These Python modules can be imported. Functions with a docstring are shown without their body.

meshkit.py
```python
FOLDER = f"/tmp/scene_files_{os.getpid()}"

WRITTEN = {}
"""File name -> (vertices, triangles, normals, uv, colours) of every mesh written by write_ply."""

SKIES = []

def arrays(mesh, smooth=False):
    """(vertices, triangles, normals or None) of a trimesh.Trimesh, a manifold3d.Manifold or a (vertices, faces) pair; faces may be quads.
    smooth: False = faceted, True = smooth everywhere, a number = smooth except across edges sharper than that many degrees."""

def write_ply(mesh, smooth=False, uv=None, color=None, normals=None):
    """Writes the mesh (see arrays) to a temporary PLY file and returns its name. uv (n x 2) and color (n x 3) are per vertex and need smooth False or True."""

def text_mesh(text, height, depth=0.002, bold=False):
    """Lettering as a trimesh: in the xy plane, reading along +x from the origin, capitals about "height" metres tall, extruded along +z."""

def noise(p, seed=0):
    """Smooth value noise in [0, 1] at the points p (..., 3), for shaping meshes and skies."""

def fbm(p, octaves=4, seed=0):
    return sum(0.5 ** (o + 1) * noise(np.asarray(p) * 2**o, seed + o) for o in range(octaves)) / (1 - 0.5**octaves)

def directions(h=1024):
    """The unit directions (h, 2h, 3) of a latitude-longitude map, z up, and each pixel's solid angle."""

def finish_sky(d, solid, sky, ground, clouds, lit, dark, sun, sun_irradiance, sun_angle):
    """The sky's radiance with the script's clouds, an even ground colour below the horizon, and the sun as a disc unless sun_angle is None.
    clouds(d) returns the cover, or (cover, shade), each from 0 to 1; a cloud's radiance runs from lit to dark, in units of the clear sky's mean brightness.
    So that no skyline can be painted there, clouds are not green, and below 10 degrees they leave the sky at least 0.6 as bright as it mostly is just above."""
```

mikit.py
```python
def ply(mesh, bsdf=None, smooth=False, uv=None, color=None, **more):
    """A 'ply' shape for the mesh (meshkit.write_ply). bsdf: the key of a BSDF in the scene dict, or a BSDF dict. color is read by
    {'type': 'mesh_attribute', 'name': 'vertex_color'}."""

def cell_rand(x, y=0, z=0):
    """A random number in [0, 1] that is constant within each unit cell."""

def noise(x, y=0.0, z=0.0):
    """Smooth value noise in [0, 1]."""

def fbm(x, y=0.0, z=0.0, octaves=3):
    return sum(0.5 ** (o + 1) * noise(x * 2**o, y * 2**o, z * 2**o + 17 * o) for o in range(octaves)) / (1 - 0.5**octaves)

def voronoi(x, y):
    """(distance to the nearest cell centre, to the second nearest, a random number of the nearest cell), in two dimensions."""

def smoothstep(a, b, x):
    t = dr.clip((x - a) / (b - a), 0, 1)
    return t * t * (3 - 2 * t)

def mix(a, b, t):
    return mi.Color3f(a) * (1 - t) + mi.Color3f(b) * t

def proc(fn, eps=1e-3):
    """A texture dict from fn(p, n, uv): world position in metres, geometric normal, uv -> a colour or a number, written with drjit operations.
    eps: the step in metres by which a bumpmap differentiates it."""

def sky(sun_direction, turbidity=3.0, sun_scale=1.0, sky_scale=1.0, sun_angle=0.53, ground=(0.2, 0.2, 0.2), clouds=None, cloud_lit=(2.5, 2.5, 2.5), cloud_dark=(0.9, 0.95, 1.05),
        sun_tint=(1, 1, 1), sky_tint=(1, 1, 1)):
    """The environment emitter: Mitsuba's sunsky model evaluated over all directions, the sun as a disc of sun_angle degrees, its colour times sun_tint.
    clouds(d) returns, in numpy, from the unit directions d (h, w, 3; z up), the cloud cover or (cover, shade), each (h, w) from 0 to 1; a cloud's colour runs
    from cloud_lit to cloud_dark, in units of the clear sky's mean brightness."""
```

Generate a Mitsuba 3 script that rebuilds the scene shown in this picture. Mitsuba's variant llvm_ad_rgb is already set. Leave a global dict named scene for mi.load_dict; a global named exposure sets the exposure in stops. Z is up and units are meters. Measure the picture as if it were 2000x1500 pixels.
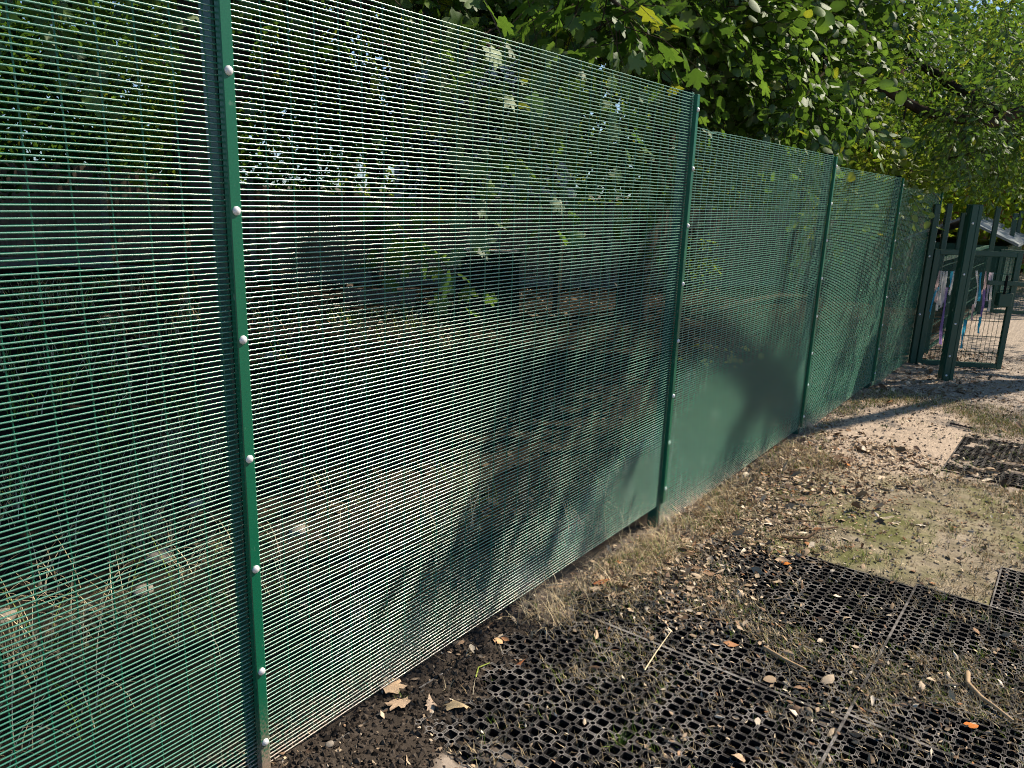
import math, numpy as np, trimesh, mitsuba as mi, drjit as dr, mikit, meshkit
import shapely
from shapely import affinity
from shapely.geometry import Polygon, Point, box as sbox

# ------------------------------------------------------------------ camera, sky, exposure
scene, labels = {}, {}
T = mi.ScalarTransform4f
CAM = np.array([-1.05078, -1.59953, 1.57907])
FW = np.array([0.77980, 0.57685, -0.24323])
UP = np.array([0.17572, 0.17122, 0.96943])
RT = np.cross(FW, UP)
scene['camera'] = {'type': 'perspective', 'fov': 2 * math.degrees(math.atan(1000 / 1490.07)), 'fov_axis': 'x',
                   'to_world': T().look_at(origin=CAM.tolist(), target=(CAM + FW).tolist(), up=UP.tolist()),
                   'near_clip': 0.02, 'far_clip': 2000.0}
SUN = np.array([0.62, -0.38, 0.685]); SUN /= np.linalg.norm(SUN)
scene['sky'] = mikit.sky(SUN.tolist(), turbidity=2.3, sky_scale=.8, sun_tint=(0.95, 1.0, 1.10), ground=(0.12, 0.11, 0.09))
exposure = 2.5

# ------------------------------------------------------------------ helpers
rng = np.random.default_rng(7)
D, SA, SB, SC, SD, SE = 2.466, 0.0, 0.0, 0.142, 0.211, 0.296        # post spacing, how far each panel steps down
ZTOP, HP = 2.051, 2.051                                             # panel top and height

def gx(x):
    return np.interp(x, [-60, -3, 0, 2.475, 4.95, 7.42, 9.9, 40, 300], [1.2, .17, 0, -.135, -.2, -.285, -.33, -.5, -.5])

def sst(a, b, x):
    t = np.clip((np.asarray(x, float) - a) / (b - a), 0, 1)
    return t * t * (3 - 2 * t)

def gz(x, y=0.0):
    x, y = np.asarray(x, float), np.asarray(y, float)
    return gx(x) + .31 * sst(10.5, 4.5, x) * sst(3, 12, y)

class MB:
    """Collects pieces into one mesh."""
    def __init__(s): s.v, s.f, s.c, s.n = [], [], [], 0
    def add(s, v, f, c=None):
        v, f = np.asarray(v, float), np.asarray(f, int)
        if f.shape[1] == 4: f = np.vstack([f[:, [0, 1, 2]], f[:, [0, 2, 3]]])
        s.v.append(v); s.f.append(f + s.n); s.n += len(v)
        if c is not None: s.c.append(np.broadcast_to(c, (len(v), 3)))
        return s
    def mesh(s): return np.vstack(s.v), np.vstack(s.f)
    def build(s, key, bsdf, smooth=False):
        v, f = s.mesh()
        scene[key] = mikit.ply((v, f), bsdf, smooth=smooth, color=np.vstack(s.c) if s.c else None)
        return key

used = set()
def name(n):
    if n not in used: used.add(n); return n
    i = count.get(n, 0) + 1; count[n] = i
    k = f'{n}_{i:03d}'; used.add(k); return k
count = {}

def tag(key, label=None, category=None, group=None, kind=None):
    labels[key] = {k: v for k, v in dict(label=label, category=category, group=group, kind=kind).items() if v}
    return key

def tube(pts, rad, sides=8, caps=True):
    p = np.asarray(pts, float); n = len(p); rad = np.broadcast_to(rad, (n,))
    t = np.gradient(p, axis=0); t /= np.linalg.norm(t, axis=1, keepdims=True) + 1e-12
    ref = np.array([0, 0, 1.]) if abs(t[:, 2]).mean() < .8 else np.array([1., 0, 0])
    a = np.cross(t, ref); a /= np.linalg.norm(a, axis=1, keepdims=True) + 1e-12
    b = np.cross(t, a); ang = np.arange(sides) * 2 * np.pi / sides
    v = (p[:, None] + rad[:, None, None] * (np.cos(ang)[None, :, None] * a[:, None] + np.sin(ang)[None, :, None] * b[:, None])).reshape(-1, 3)
    i, j = np.meshgrid(np.arange(n - 1), np.arange(sides), indexing='ij')
    q = np.stack([i * sides + j, i * sides + (j + 1) % sides, (i + 1) * sides + (j + 1) % sides, (i + 1) * sides + j], -1).reshape(-1, 4)
    f = np.vstack([q[:, [0, 1, 2]], q[:, [0, 2, 3]]])
    if caps:
        v = np.vstack([v, p[:1], p[-1:]]); k = np.arange(sides); k2 = (k + 1) % sides; o = (n - 1) * sides
        f = np.vstack([f, np.stack([k2, k, k * 0 + n * sides], 1), np.stack([o + k, o + k2, k * 0 + n * sides + 1], 1)])
    return v, f

def cbox(x0, x1, y0, y1, z0, z1, ch=0.0):
    """Upright box with its four vertical edges and top chamfered by ch."""
    if ch <= 0:
        m = trimesh.creation.box((x1 - x0, y1 - y0, z1 - z0)); m.apply_translation(((x0 + x1) / 2, (y0 + y1) / 2, (z0 + z1) / 2))
        return m.vertices.copy(), m.faces.copy()
    o = [(x0 + ch, y0), (x1 - ch, y0), (x1, y0 + ch), (x1, y1 - ch), (x1 - ch, y1), (x0 + ch, y1), (x0, y1 - ch), (x0, y0 + ch)]
    cx, cy = (x0 + x1) / 2, (y0 + y1) / 2
    sx, sy = 1 - 2 * ch / (x1 - x0), 1 - 2 * ch / (y1 - y0)
    o = np.array(o); inn = np.stack([cx + (o[:, 0] - cx) * sx, cy + (o[:, 1] - cy) * sy], 1)
    v = [np.c_[inn, np.full(8, z0)], np.c_[o, np.full(8, z0 + ch)], np.c_[o, np.full(8, z1 - ch)], np.c_[inn, np.full(8, z1)]]
    v = np.vstack(v); f = []
    for r in range(3):
        for k in range(8): f.append([r * 8 + k, r * 8 + (k + 1) % 8, (r + 1) * 8 + (k + 1) % 8, (r + 1) * 8 + k])
    f = np.array(f); f = np.vstack([f[:, [0, 1, 2]], f[:, [0, 2, 3]]])
    cap = [[0, k + 1, k] for k in range(1, 7)] + [[24, 24 + k, 24 + k + 1] for k in range(1, 7)]
    return v, np.vstack([f, cap])

def place(vf, e1, e2, o):
    """Local x along e1, local y along e2 (both horizontal), z up, moved to o."""
    v, f = vf; e1, e2 = np.asarray(e1), np.asarray(e2)
    return np.asarray(o) + v[:, :1] * e1 + v[:, 1:2] * e2 + v[:, 2:] * np.array([0, 0, 1.]), f

def one(key, vf, bsdf, smooth=False, color=None):
    v, f = np.asarray(vf[0], float), np.asarray(vf[1], int)
    if color is not None: color = np.broadcast_to(np.asarray(color, float), (len(v), 3))
    scene[key] = mikit.ply((v, f), bsdf, smooth=smooth, color=color)
    return key

def fb(x, y, s, seed=0):
    return meshkit.fbm(np.stack([np.asarray(x) * s, np.asarray(y) * s, np.full(np.shape(x), seed * 7.3 + .5)], -1))

# ------------------------------------------------------------------ materials
fbm, noise, sm, mix = mikit.fbm, mikit.noise, mikit.smoothstep, mikit.mix

def paint_dust(p, n, uv):
    h = p.z + 0.052 * p.x                                            # height over the sloping ground
    d = (1 - sm(0.0, .26, h)) * sm(.25, .75, fbm(p.x * 240, p.y * 240, p.z * 150)) + (1 - sm(-.02, .10, h)) * .75
    scuff = sm(.70, .80, fbm(p.x * 60, p.y * 60, p.z * 28 + 4, 4)) * .35
    return mix(mix((.003, .098, .050), (.16, .24, .19), scuff), (.26, .20, .15), dr.clip(d, 0, 1))
scene['paint'] = {'type': 'principled', 'base_color': mikit.proc(paint_dust), 'roughness': .34, 'specular': .4}
def wire_dust(p, n, uv):
    h = p.z + 0.052 * p.x
    d = (1 - sm(0.0, .22, h)) * sm(.3, .75, fbm(p.x * 140, p.y * 140, p.z * 150)) + (1 - sm(-.02, .07, h)) * .8
    w = sm(.66, .8, fbm(p.x * 30, p.z * 9, 2., 3)) * .3
    return mix(mix((.006, .135, .078), (.20, .26, .22), w), (.28, .22, .165), dr.clip(d, 0, 1))
scene['wire_paint'] = {'type': 'principled', 'base_color': mikit.proc(wire_dust), 'roughness': .30, 'eta': 2.4}
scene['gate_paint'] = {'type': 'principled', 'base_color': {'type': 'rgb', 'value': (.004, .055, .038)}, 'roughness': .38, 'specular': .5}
scene['zinc'] = {'type': 'principled', 'base_color': {'type': 'rgb', 'value': (.66, .67, .68)}, 'roughness': .55, 'metallic': .3}
LEAFC = {'type': 'mesh_attribute', 'name': 'vertex_color'}
scene['leaf'] = {'type': 'blendbsdf', 'weight': .09,
                 'a': {'type': 'principledthin', 'base_color': LEAFC, 'roughness': .5, 'diff_trans': 1.2, 'spec_trans': 0.0},
                 'b': {'type': 'twosided', 'b': {'type': 'roughconductor', 'material': 'none', 'alpha': .28, 'specular_reflectance': {'type': 'rgb', 'value': (.38, .42, .40)}}}}
scene['plain_leaf'] = {'type': 'principledthin', 'base_color': LEAFC, 'roughness': .5, 'diff_trans': 1.2, 'spec_trans': 0.0}
scene['dry_leaf'] = {'type': 'twosided', 'b': {'type': 'diffuse', 'reflectance': LEAFC}}
scene['vc'] = {'type': 'diffuse', 'reflectance': LEAFC}
def bark(p, n, uv):
    a = fbm(p.x * 16, p.y * 16, p.z * 3.5, 3); g = sm(.45, .75, fbm(p.x * 5, p.y * 5, p.z * 4 + 9, 2))
    return mix(mix((.016, .012, .010), (.085, .068, .053), a), (.035, .045, .02), g * .5)
scene['bark'] = {'type': 'diffuse', 'reflectance': mikit.proc(bark)}
def wood(p, n, uv):
    g = fbm(p.x * 60, p.y * 60, p.z * 2.2, 3); r = mikit.cell_rand(dr.floor((p.x * .74 - p.y * .67) * 8.5), 3)
    return mix((.06, .046, .036), (.24, .19, .15), g * .7 + r * .3)
scene['wood'] = {'type': 'diffuse', 'reflectance': mikit.proc(wood)}
scene['concrete'] = {'type': 'diffuse', 'reflectance': {'type': 'rgb', 'value': (.15, .145, .135)}}
def rubber(p, n, uv):
    d = sm(.40, .75, fbm(p.x * 14, p.y * 14, 3., 3)) * .6 + .35 * noise(p.x * 220, p.y * 220, 2.)
    return mix((.016, .016, .017), (.24, .23, .22), d * sm(.3, .8, n.z) + .06 * sm(.3, .8, n.z))
scene['rubber'] = {'type': 'diffuse', 'reflectance': mikit.proc(rubber)}
scene['dark_plastic'] = {'type': 'diffuse', 'reflectance': {'type': 'rgb', 'value': (.012, .014, .013)}}
scene['render_wall'] = {'type': 'diffuse', 'reflectance': {'type': 'rgb', 'value': (.62, .60, .58)}}
scene['glass_dark'] = {'type': 'roughplastic', 'alpha': .08, 'diffuse_reflectance': {'type': 'rgb', 'value': (.03, .035, .04)}}
def brickwork(p, n, uv):
    u = (p.x * .25 + p.y * .97) / .225 ; w = p.z / .075; row = dr.floor(w)
    fu = u + .5 * (row - 2 * dr.floor(row / 2)); a, b = fu - dr.floor(fu), w - row
    m = dr.select((a < .05) | (b < .14), 1.0, 0.0)
    return mix(mix((.24, .085, .05), (.36, .15, .09), mikit.cell_rand(dr.floor(fu), row)), (.38, .35, .31), m)
scene['brick'] = {'type': 'diffuse', 'reflectance': mikit.proc(brickwork)}
scene['roof_tile'] = {'type': 'diffuse', 'reflectance': {'type': 'rgb', 'value': (.10, .06, .05)}}
scene['roof_felt'] = {'type': 'diffuse', 'reflectance': {'type': 'rgb', 'value': (.24, .27, .28)}}

# ------------------------------------------------------------------ ground
PITCH = .0455
MATS = [(.084, -1.216, 28, 25), (1.372, -1.216, 28, 25), (.125, -2.363, 28, 25), (1.413, -2.363, 28, 25), (2.701, -2.66, 11, 25), (4.76, -2.18, 28, 25)]
def in_mats(x, y):
    m = np.zeros(np.shape(x))
    for x0, y0, nx, ny in MATS:
        m = np.maximum(m, sst(x0 - .006, x0 + .006, x) * sst(x0 + nx * PITCH + .020, x0 + nx * PITCH + .008, x) * sst(y0 - .006, y0 + .006, y) * sst(y0 + ny * PITCH + .020, y0 + ny * PITCH + .008, y))
    return m
def soil_zone(x, y):      # dark earth at the foot of the nearest panel
    return sst(1.45, 1.1, x + .3 * (fb(x, y, 5, 2) - .5)) * sst(-.42, -.28, y + .18 * (fb(x, y, 7, 3) - .5) - .12 * sst(.7, 1.3, x)) * sst(.35, .1, y)
def cover(x, y):          # where earth lies over the mats
    n = fb(x, y, 9, 5)
    edge = sst(-.36, -.22, y + .3 * (n - .5) - .15 * sst(.5, 1.1, x) + .12 * sst(1.5, 2.0, x)) * sst(-1.5, -1.1, y) 
    left = sst(.47, .36, x + .12 * (n - .5)) * sst(-.75, -.35, y)
    blot = sst(.60, .74, fb(x, y, 6, 9)) * .55
    far = sst(4.5, 4.8, x) * sst(.52, .62, n)
    tip = sst(2.45, 2.62, x + .25 * (n - .5)) * sst(-.9, -.6, y) * sst(3, 2.9, x)
    return np.clip(np.maximum.reduce([edge, left, blot, far, tip]), 0, 1)
def gh(x, y):
    near = sst(16, 9, np.hypot(x, y))
    z = gz(x, y)
    z = z + near * (.030 * (fb(x, y, .9, 1) - .5) * sst(.0, .4, np.abs(y)) + .012 * (fb(x, y, 5, 4) - .5))
    soil = soil_zone(x, y)
    z = z + near * ((.022 * (fb(x, y, 26, 6) - .5) + .014 * (fb(x, y, 70, 16) - .5)) * np.maximum(soil, .9 * (y > .1)) + .010 * (fb(x, y, 40, 8) - .5))
    m = in_mats(x, y); c = cover(x, y)
    flat = gx(x)
    z = z * (1 - m) + m * (flat + (z - gz(x, y)) * .35 - .019 * (1 - c) + .008 * c)
    return z
xs = np.concatenate([-60 * np.geomspace(1, .03, 14), np.arange(-1.5, 4.2, .0115), np.arange(4.2, 10.5, .03), 10.5 + np.geomspace(.05, 300, 70)])
ys = np.concatenate([-60 * np.geomspace(1, .06, 12), np.arange(-3.2, -2.2, .05), np.arange(-2.2, .12, .0115), np.arange(.12, 3, .03), 3 + np.geomspace(.05, 300, 60)])
X, Y = np.meshgrid(xs, ys, indexing='ij')
Z = gh(X, Y)
nx_, ny_ = X.shape
i, j = np.meshgrid(np.arange(nx_ - 1), np.arange(ny_ - 1), indexing='ij'); o = i * ny_ + j
gf = np.stack([o, o + ny_, o + ny_ + 1, o + 1], -1).reshape(-1, 4)
sz, cv = soil_zone(X, Y), cover(X, Y)
def lerp3(a, b, t): return np.asarray(a) * (1 - t[..., None]) + np.asarray(b) * t[..., None]
n1, n2 = fb(X, Y, 1.7, 11), fb(X, Y, 14, 12)
col = lerp3((.19, .155, .125), (.33, .28, .235), sst(.3, .7, n1 * .5 + n2 * .5)); under_litter = sst(-.75, -.35, Y) * sst(1.2, 1.8, X) * sst(5.2, 4.4, X); col = lerp3(col, col * .5, under_litter)  # earth in the litter band darkened for contrast
moss = .85 * sst(.62, .40, np.hypot((X - 3.3) / 1.35, (Y + 1.0) / .85) * .5 + (n1 - .5) * .35 + .12 * (n2 - .5))
col = lerp3(col, lerp3((.10, .115, .035), (.23, .21, .125), sst(.35, .65, .5 * n2 + .5 * fb(X, Y, 5, 18))), moss * (.35 + .6 * sst(.38, .6, fb(X, Y, 3, 19))))
bare = sst(.62, .35, np.hypot((X - 5.7) / 1.5, (Y + .62) / .55) * .5 + (n1 - .5) * .2)
col = lerp3(col, (.42, .345, .275), bare * .8)
path = sst(6.8, 8, X) * sst(0, -.4, Y); col = lerp3(col, (.36, .315, .27), path * .8)
col = lerp3(col, lerp3((.030, .026, .022), (.085, .07, .058), fb(X, Y, 30, 13)), sz)
col = lerp3(col, lerp3((.010, .008, .0065), (.032, .025, .018), fb(X, Y, 10, 14)), sst(.0, .18, Y))  # behind the fence the earth is darkened to stand for deep shade
inm = in_mats(X, Y); col = lerp3(col, (.016, .013, .011), inm * (1 - cv) * .95); col = lerp3(col, col * .45, inm * cv * (cv < .8))  # earth in the mat holes painted near black as their shade
dirt = fb(X, Y, 90, 15); col = col * (.65 + .7 * dirt)[..., None]
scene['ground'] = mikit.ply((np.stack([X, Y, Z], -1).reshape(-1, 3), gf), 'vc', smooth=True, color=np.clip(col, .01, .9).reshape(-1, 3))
tag('ground', 'dry earth ground with moss and trodden bare soil on both sides of the fence', kind='structure')

# ------------------------------------------------------------------ rubber mats
def mat_cell():
    p = PITCH / 2
    g = Point(0, 0).buffer(.0114, quad_segs=4)
    for k in (-1, 0, 1):
        w, o = (.0009 if k == 0 else .0012), k * .0043
        g = g.union(sbox(-p, o - w, p, o + w)).union(sbox(o - w, -p, o + w, p))
    g = g.difference(Point(0, 0).buffer(.0080, quad_segs=3))
    m = trimesh.creation.extrude_polygon(g, .02, engine='earcut')
    v, f = np.array(m.vertices), np.array(m.faces)
    n, c = m.face_normals, m.triangles_center
    keep = (n[:, 2] > -.5) & ~((np.abs(n[:, 0]) > .9) & (np.abs(np.abs(c[:, 0]) - p) < 1e-4)) & ~((np.abs(n[:, 1]) > .9) & (np.abs(np.abs(c[:, 1]) - p) < 1e-4))
    keep &= ~((np.abs(n[:, 2]) < .5) & (np.abs(c[:, 0]) < p) & (np.hypot(c[:, 0], c[:, 1]) > .0098) & (np.minimum(np.abs(c[:, 0]), np.abs(c[:, 1])) < .0033))
    return v, f[keep]
cv_, cf_ = mat_cell()
mat_labels = ['black rubber ring mat nearest the camera, beside the dark soil under the fence', 'black rubber ring mat half hidden by dry grass, in the middle of the right foreground',
              'black rubber ring mat cut off by the bottom edge, right of the nearest mat', 'black rubber ring mat in the bottom right corner with a long curved stick on it',
              'dark corner of a rubber mat at the right edge below the moss', 'black rubber mat farther off on the right, beside the bare trodden soil']
for k, (x0, y0, nx, ny) in enumerate(MATS):
    gx_, gy_ = np.meshgrid(x0 + .007 + (np.arange(nx) + .5) * PITCH, y0 + .007 + (np.arange(ny) + .5) * PITCH, indexing='ij')
    off = np.stack([gx_.ravel(), gy_.ravel(), np.zeros(nx * ny)], 1)
    v = (cv_[None] + off[:, None]).reshape(-1, 3); f = (cf_[None] + (np.arange(nx * ny) * len(cv_))[:, None, None]).reshape(-1, 3)
    X1, Y1 = x0 + nx * PITCH + .014, y0 + ny * PITCH + .014
    rim = MB()
    for a, b, c, d in ((x0, x0 + .007, y0, Y1), (X1 - .007, X1, y0, Y1), (x0 + .007, X1 - .007, y0, y0 + .007), (x0 + .007, X1 - .007, Y1 - .007, Y1)):
        if b - a > .1:
            for q in range(24): rim.add(*cbox(a + (b - a) * q / 24, a + (b - a) * (q + 1) / 24, c, d, 0, .0215))
        else: rim.add(*cbox(a, b, c, d, 0, .0225))
    rv, rf = rim.mesh()
    v, f = np.vstack([v, rv]), np.vstack([f, rf + len(v)])
    v[:, 2] += gx(v[:, 0]) - .016 + .010 * (fb(v[:, 0], v[:, 1], 1.6, 21) - .5)
    key = name('rubber_mat'); one(key, (v, f), 'rubber'); tag(key, mat_labels[k], 'rubber mat')

# ------------------------------------------------------------------ green mesh security fence
WP, VP, WR = .0127, .0762, .0021
bend = np.random.default_rng(3)
def hwire(x0, x1, z, kink=None):
    n = 9; x = np.linspace(x0, x1, n); z = z + bend.normal(0, .0006, n); y = bend.normal(0, .0005, n)
    pts = np.stack([x, y, z], 1)
    if kink: pts = np.insert(pts, 2, [[x0 + kink - .02, 0, pts[0, 2]], [x0 + kink + .03, 0, pts[0, 2] - .008], [x0 + kink + .12, 0, pts[0, 2] - .003]], 0); pts = pts[np.argsort(pts[:, 0])]
    return tube(pts, WR, 8, caps=True)
fence = tag('mesh_fence', 'tall green steel security fence of close welded mesh panels, running away along the left', 'fence')
steps = [SA, SB, SC, SD, SE]
nh = int(HP / WP)
for k in range(5):
    x0, x1, top = (k - 1) * D + (.0 if k else .3), k * D, ZTOP - steps[k]
    x0 += .004; x1 -= .004
    pkey = 'mesh_fence__panel' + (f'_{k:03d}' if k else '')
    if k == 1: tag(pkey, 'wire panel whose wires shine white beside the nearest post')
    if k == 0: tag(pkey, 'wire panel left of the nearest post')
    zs = top - .002 - WP * np.arange(nh + 1); zs = zs[zs > top - HP]
    vx = np.arange(x0 + (.026 if k else (D - .304 - .115) % VP), x1 - .01, VP)
    vwires = [tube([[x, .0042, top + .0005], [x + .0004, .0042, top - HP / 2], [x, .0042, top - HP]], .0018, 8) for x in vx]
    hw = [hwire(x0, x1, z, .19 if (k == 2 and q == 0) else None) for q, z in enumerate(zs)]
    if k < 2:
        rest, n_ = MB(), 0
        for q, (z, m) in enumerate(zip(zs, hw)):
            if k == 0 and (z > 1.92 or z < .06): rest.add(*m); continue
            one(f'{pkey}__wire' + (f'_{n_:03d}' if n_ else ''), m, 'wire_paint', smooth=60); n_ += 1
        for q, m in enumerate(vwires):
            if k == 0 and vx[q] < -.85: rest.add(*m)
            else: one(f'{pkey}__upright_wire' + (f'_{q:03d}' if q else ''), m, 'paint', smooth=60)  # same coat, darker and duller, to imitate the shaded upright wires
        if rest.n: rest.build(f'{pkey}__outer_wires', 'wire_paint', smooth=60); tag(f'{pkey}__outer_wires', kind='stuff')
    else:
        b = MB()
        for m in hw + vwires: b.add(*m)
        b.build(pkey, 'wire_paint', smooth=60); tag(pkey, kind='stuff')

def dome(r, h, flat=.0015, seg=14):
    prof = [(0, h), (r * .4, h * .93), (r * .72, h * .7), (r * .92, h * .38), (r, flat), (r, 0)]
    m = trimesh.creation.revolve(np.array(prof)[::-1], sections=seg)
    v = np.array(m.vertices); return np.stack([v[:, 0], -v[:, 2], v[:, 1]], 1), np.array(m.faces)
for k in range(5):
    x, top = k * D, ZTOP - steps[k]
    bot = top - HP
    pk = 'mesh_fence__post' + (f'_{k:03d}' if k else '')
    if k == 0: tag(pk, 'nearest post, bright green in the sun with pale bolt heads')
    one(pk + '__upright', cbox(x - .0145, x + .0145, .0075, .060, float(gz(x)) - .3, top + .012, .004), 'gate_paint')  # darker gate paint stands in for shade on the post upright
    one(pk + '__clamp_bar', cbox(x - .0148, x + .0148, -.022, -.0024, bot + (.012 if k else -.02), top - .002, .0022), 'paint', smooth=20)
    one(pk + '__post_cap', cbox(x - .018, x + .018, .0055, .064, top + .0125, top + .019, .003), 'dark_plastic')
    zb = [2.035, 1.8185, 1.5185, 1.2185, .9185, .6185, .3185, .0985] if k == 0 else [top - t for t in (.07, .335, .60, .88, 1.166, 1.45, 1.70, 1.955)]
    for q, z in enumerate(zb):
        v, f = dome(.0105, .0085)
        one(pk + '__bolt' + (f'_{q:03d}' if q else ''), (v + [x + .001 * bend.normal(), -.0222, z], f), 'zinc', smooth=50)

# ------------------------------------------------------------------ gate, posts and ribbons beyond the fence
def frame_at(P, Q):
    P, Q = np.array(P, float), np.array(Q, float); L = np.hypot(*(Q - P)[:2]); e = np.append((Q - P)[:2] / L, 0); return e, np.array([-e[1], e[0], 0]), L
def mesh_leaf(key, P, Q, z0, z1, fr=.055, th=.05, mat='gate_paint', hs=None, pitch=.05, r=.0028):
    e, nrm, L = frame_at(P, Q); P = np.array([P[0], P[1], 0])
    def B(k2, s0, s1, a, b, t=th): one(f'{key}__{k2}', place(cbox(s0, s1, -t / 2, t / 2, a, b, .003), e, nrm, P), mat)
    B('stile', 0, fr, z0, z1); B('stile_001', L - fr, L, z0, z1); B('rail', fr + .001, L - fr - .001, z0, z0 + fr); B('rail_001', fr + .001, L - fr - .001, z1 - fr, z1)
    zz = np.arange(z0 + .12, z1 - fr - .02, .2) if hs is None else hs
    n = 0
    for z in zz:
        for dy in (-.008, .008):
            one(f'{key}__crosswise_wire' + (f'_{n:03d}' if n else ''), place(tube([[fr, dy, z], [L - fr, dy, z]], r * 1.3, 6), e, nrm, P), mat, smooth=40); n += 1
    for q, s in enumerate(np.arange(fr + .04, L - fr - .01, pitch)):
        one(f'{key}__upright_wire' + (f'_{q:03d}' if q else ''), place(tube([[s, 0, z0 + fr], [s, 0, z1 - fr]], r, 6), e, nrm, P), mat, smooth=40)
    return e, nrm, L
GA, GB = (9.384, -.098), (9.838, -.954)
g = tag(name('mesh_gate'), 'dark green mesh gate with box lock and coloured ribbons at the end of the fence', 'gate')
ge, gn, gL = mesh_leaf(g, GA, GB, -.318, 1.09, fr=.06, hs=[1.029, .83, .635, .444, .258, .07, -.126])
G0 = np.array([GA[0], GA[1], 0])
one(g + '__lock_box', place(cbox(.78, .93, -.07, .05, .45, .61, .006), ge, gn, G0), 'gate_paint')
one(g + '__lock_bar', place(cbox(.62, 1.03, -.085, -.06, .70, .752, .004), ge, gn, G0), 'gate_paint')
one(g + '__lock_handle', place(cbox(.80, .825, -.10, -.086, .60, .82, .003), ge, gn, G0), 'dark_plastic')
def gate_post(key, x, y, w, d, z0, z1, rot, bolts, label, cat='gate post', groove=True):
    e = np.array([math.cos(rot), math.sin(rot), 0]); nrm = np.array([-e[1], e[0], 0]); o = np.array([x, y, 0])
    one(key + '__upright', place(cbox(-w / 2, w / 2, -d / 2, d / 2, z0, z1, .005), e, nrm, o), 'gate_paint')
    if groove:
        one(key + '__clamp_bar', place(cbox(-w / 2 + .008, w * .10, -d / 2 - .012, -d / 2 - .0005, z0 + .12, z1 - .004, .003), e, nrm, o), 'gate_paint')
        one(key + '__clamp_bar_001', place(cbox(w * .14, w / 2 - .004, -d / 2 - .008, -d / 2 - .0005, z0 + .12, z1 - .004, .003), e, nrm, o), 'gate_paint')
    for q, z in enumerate(bolts):
        v, f = dome(.012, .009); v = v + [-w * .2, -d / 2 - .012, z]
        one(key + '__bolt' + (f'_{q:03d}' if q else ''), place((v, f), e, nrm, o), 'zinc', smooth=50)
    tag(key, label, cat)
gr_ = math.atan2(-.856, .454)
gate_post(name('gate_post'), 8.56, -.53, .125, .10, -.6, 1.615, gr_ + .12, [1.42, .88, .34, -.02, -.24], 'thick dark green steel post standing alone in front of the mesh gate')
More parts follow.
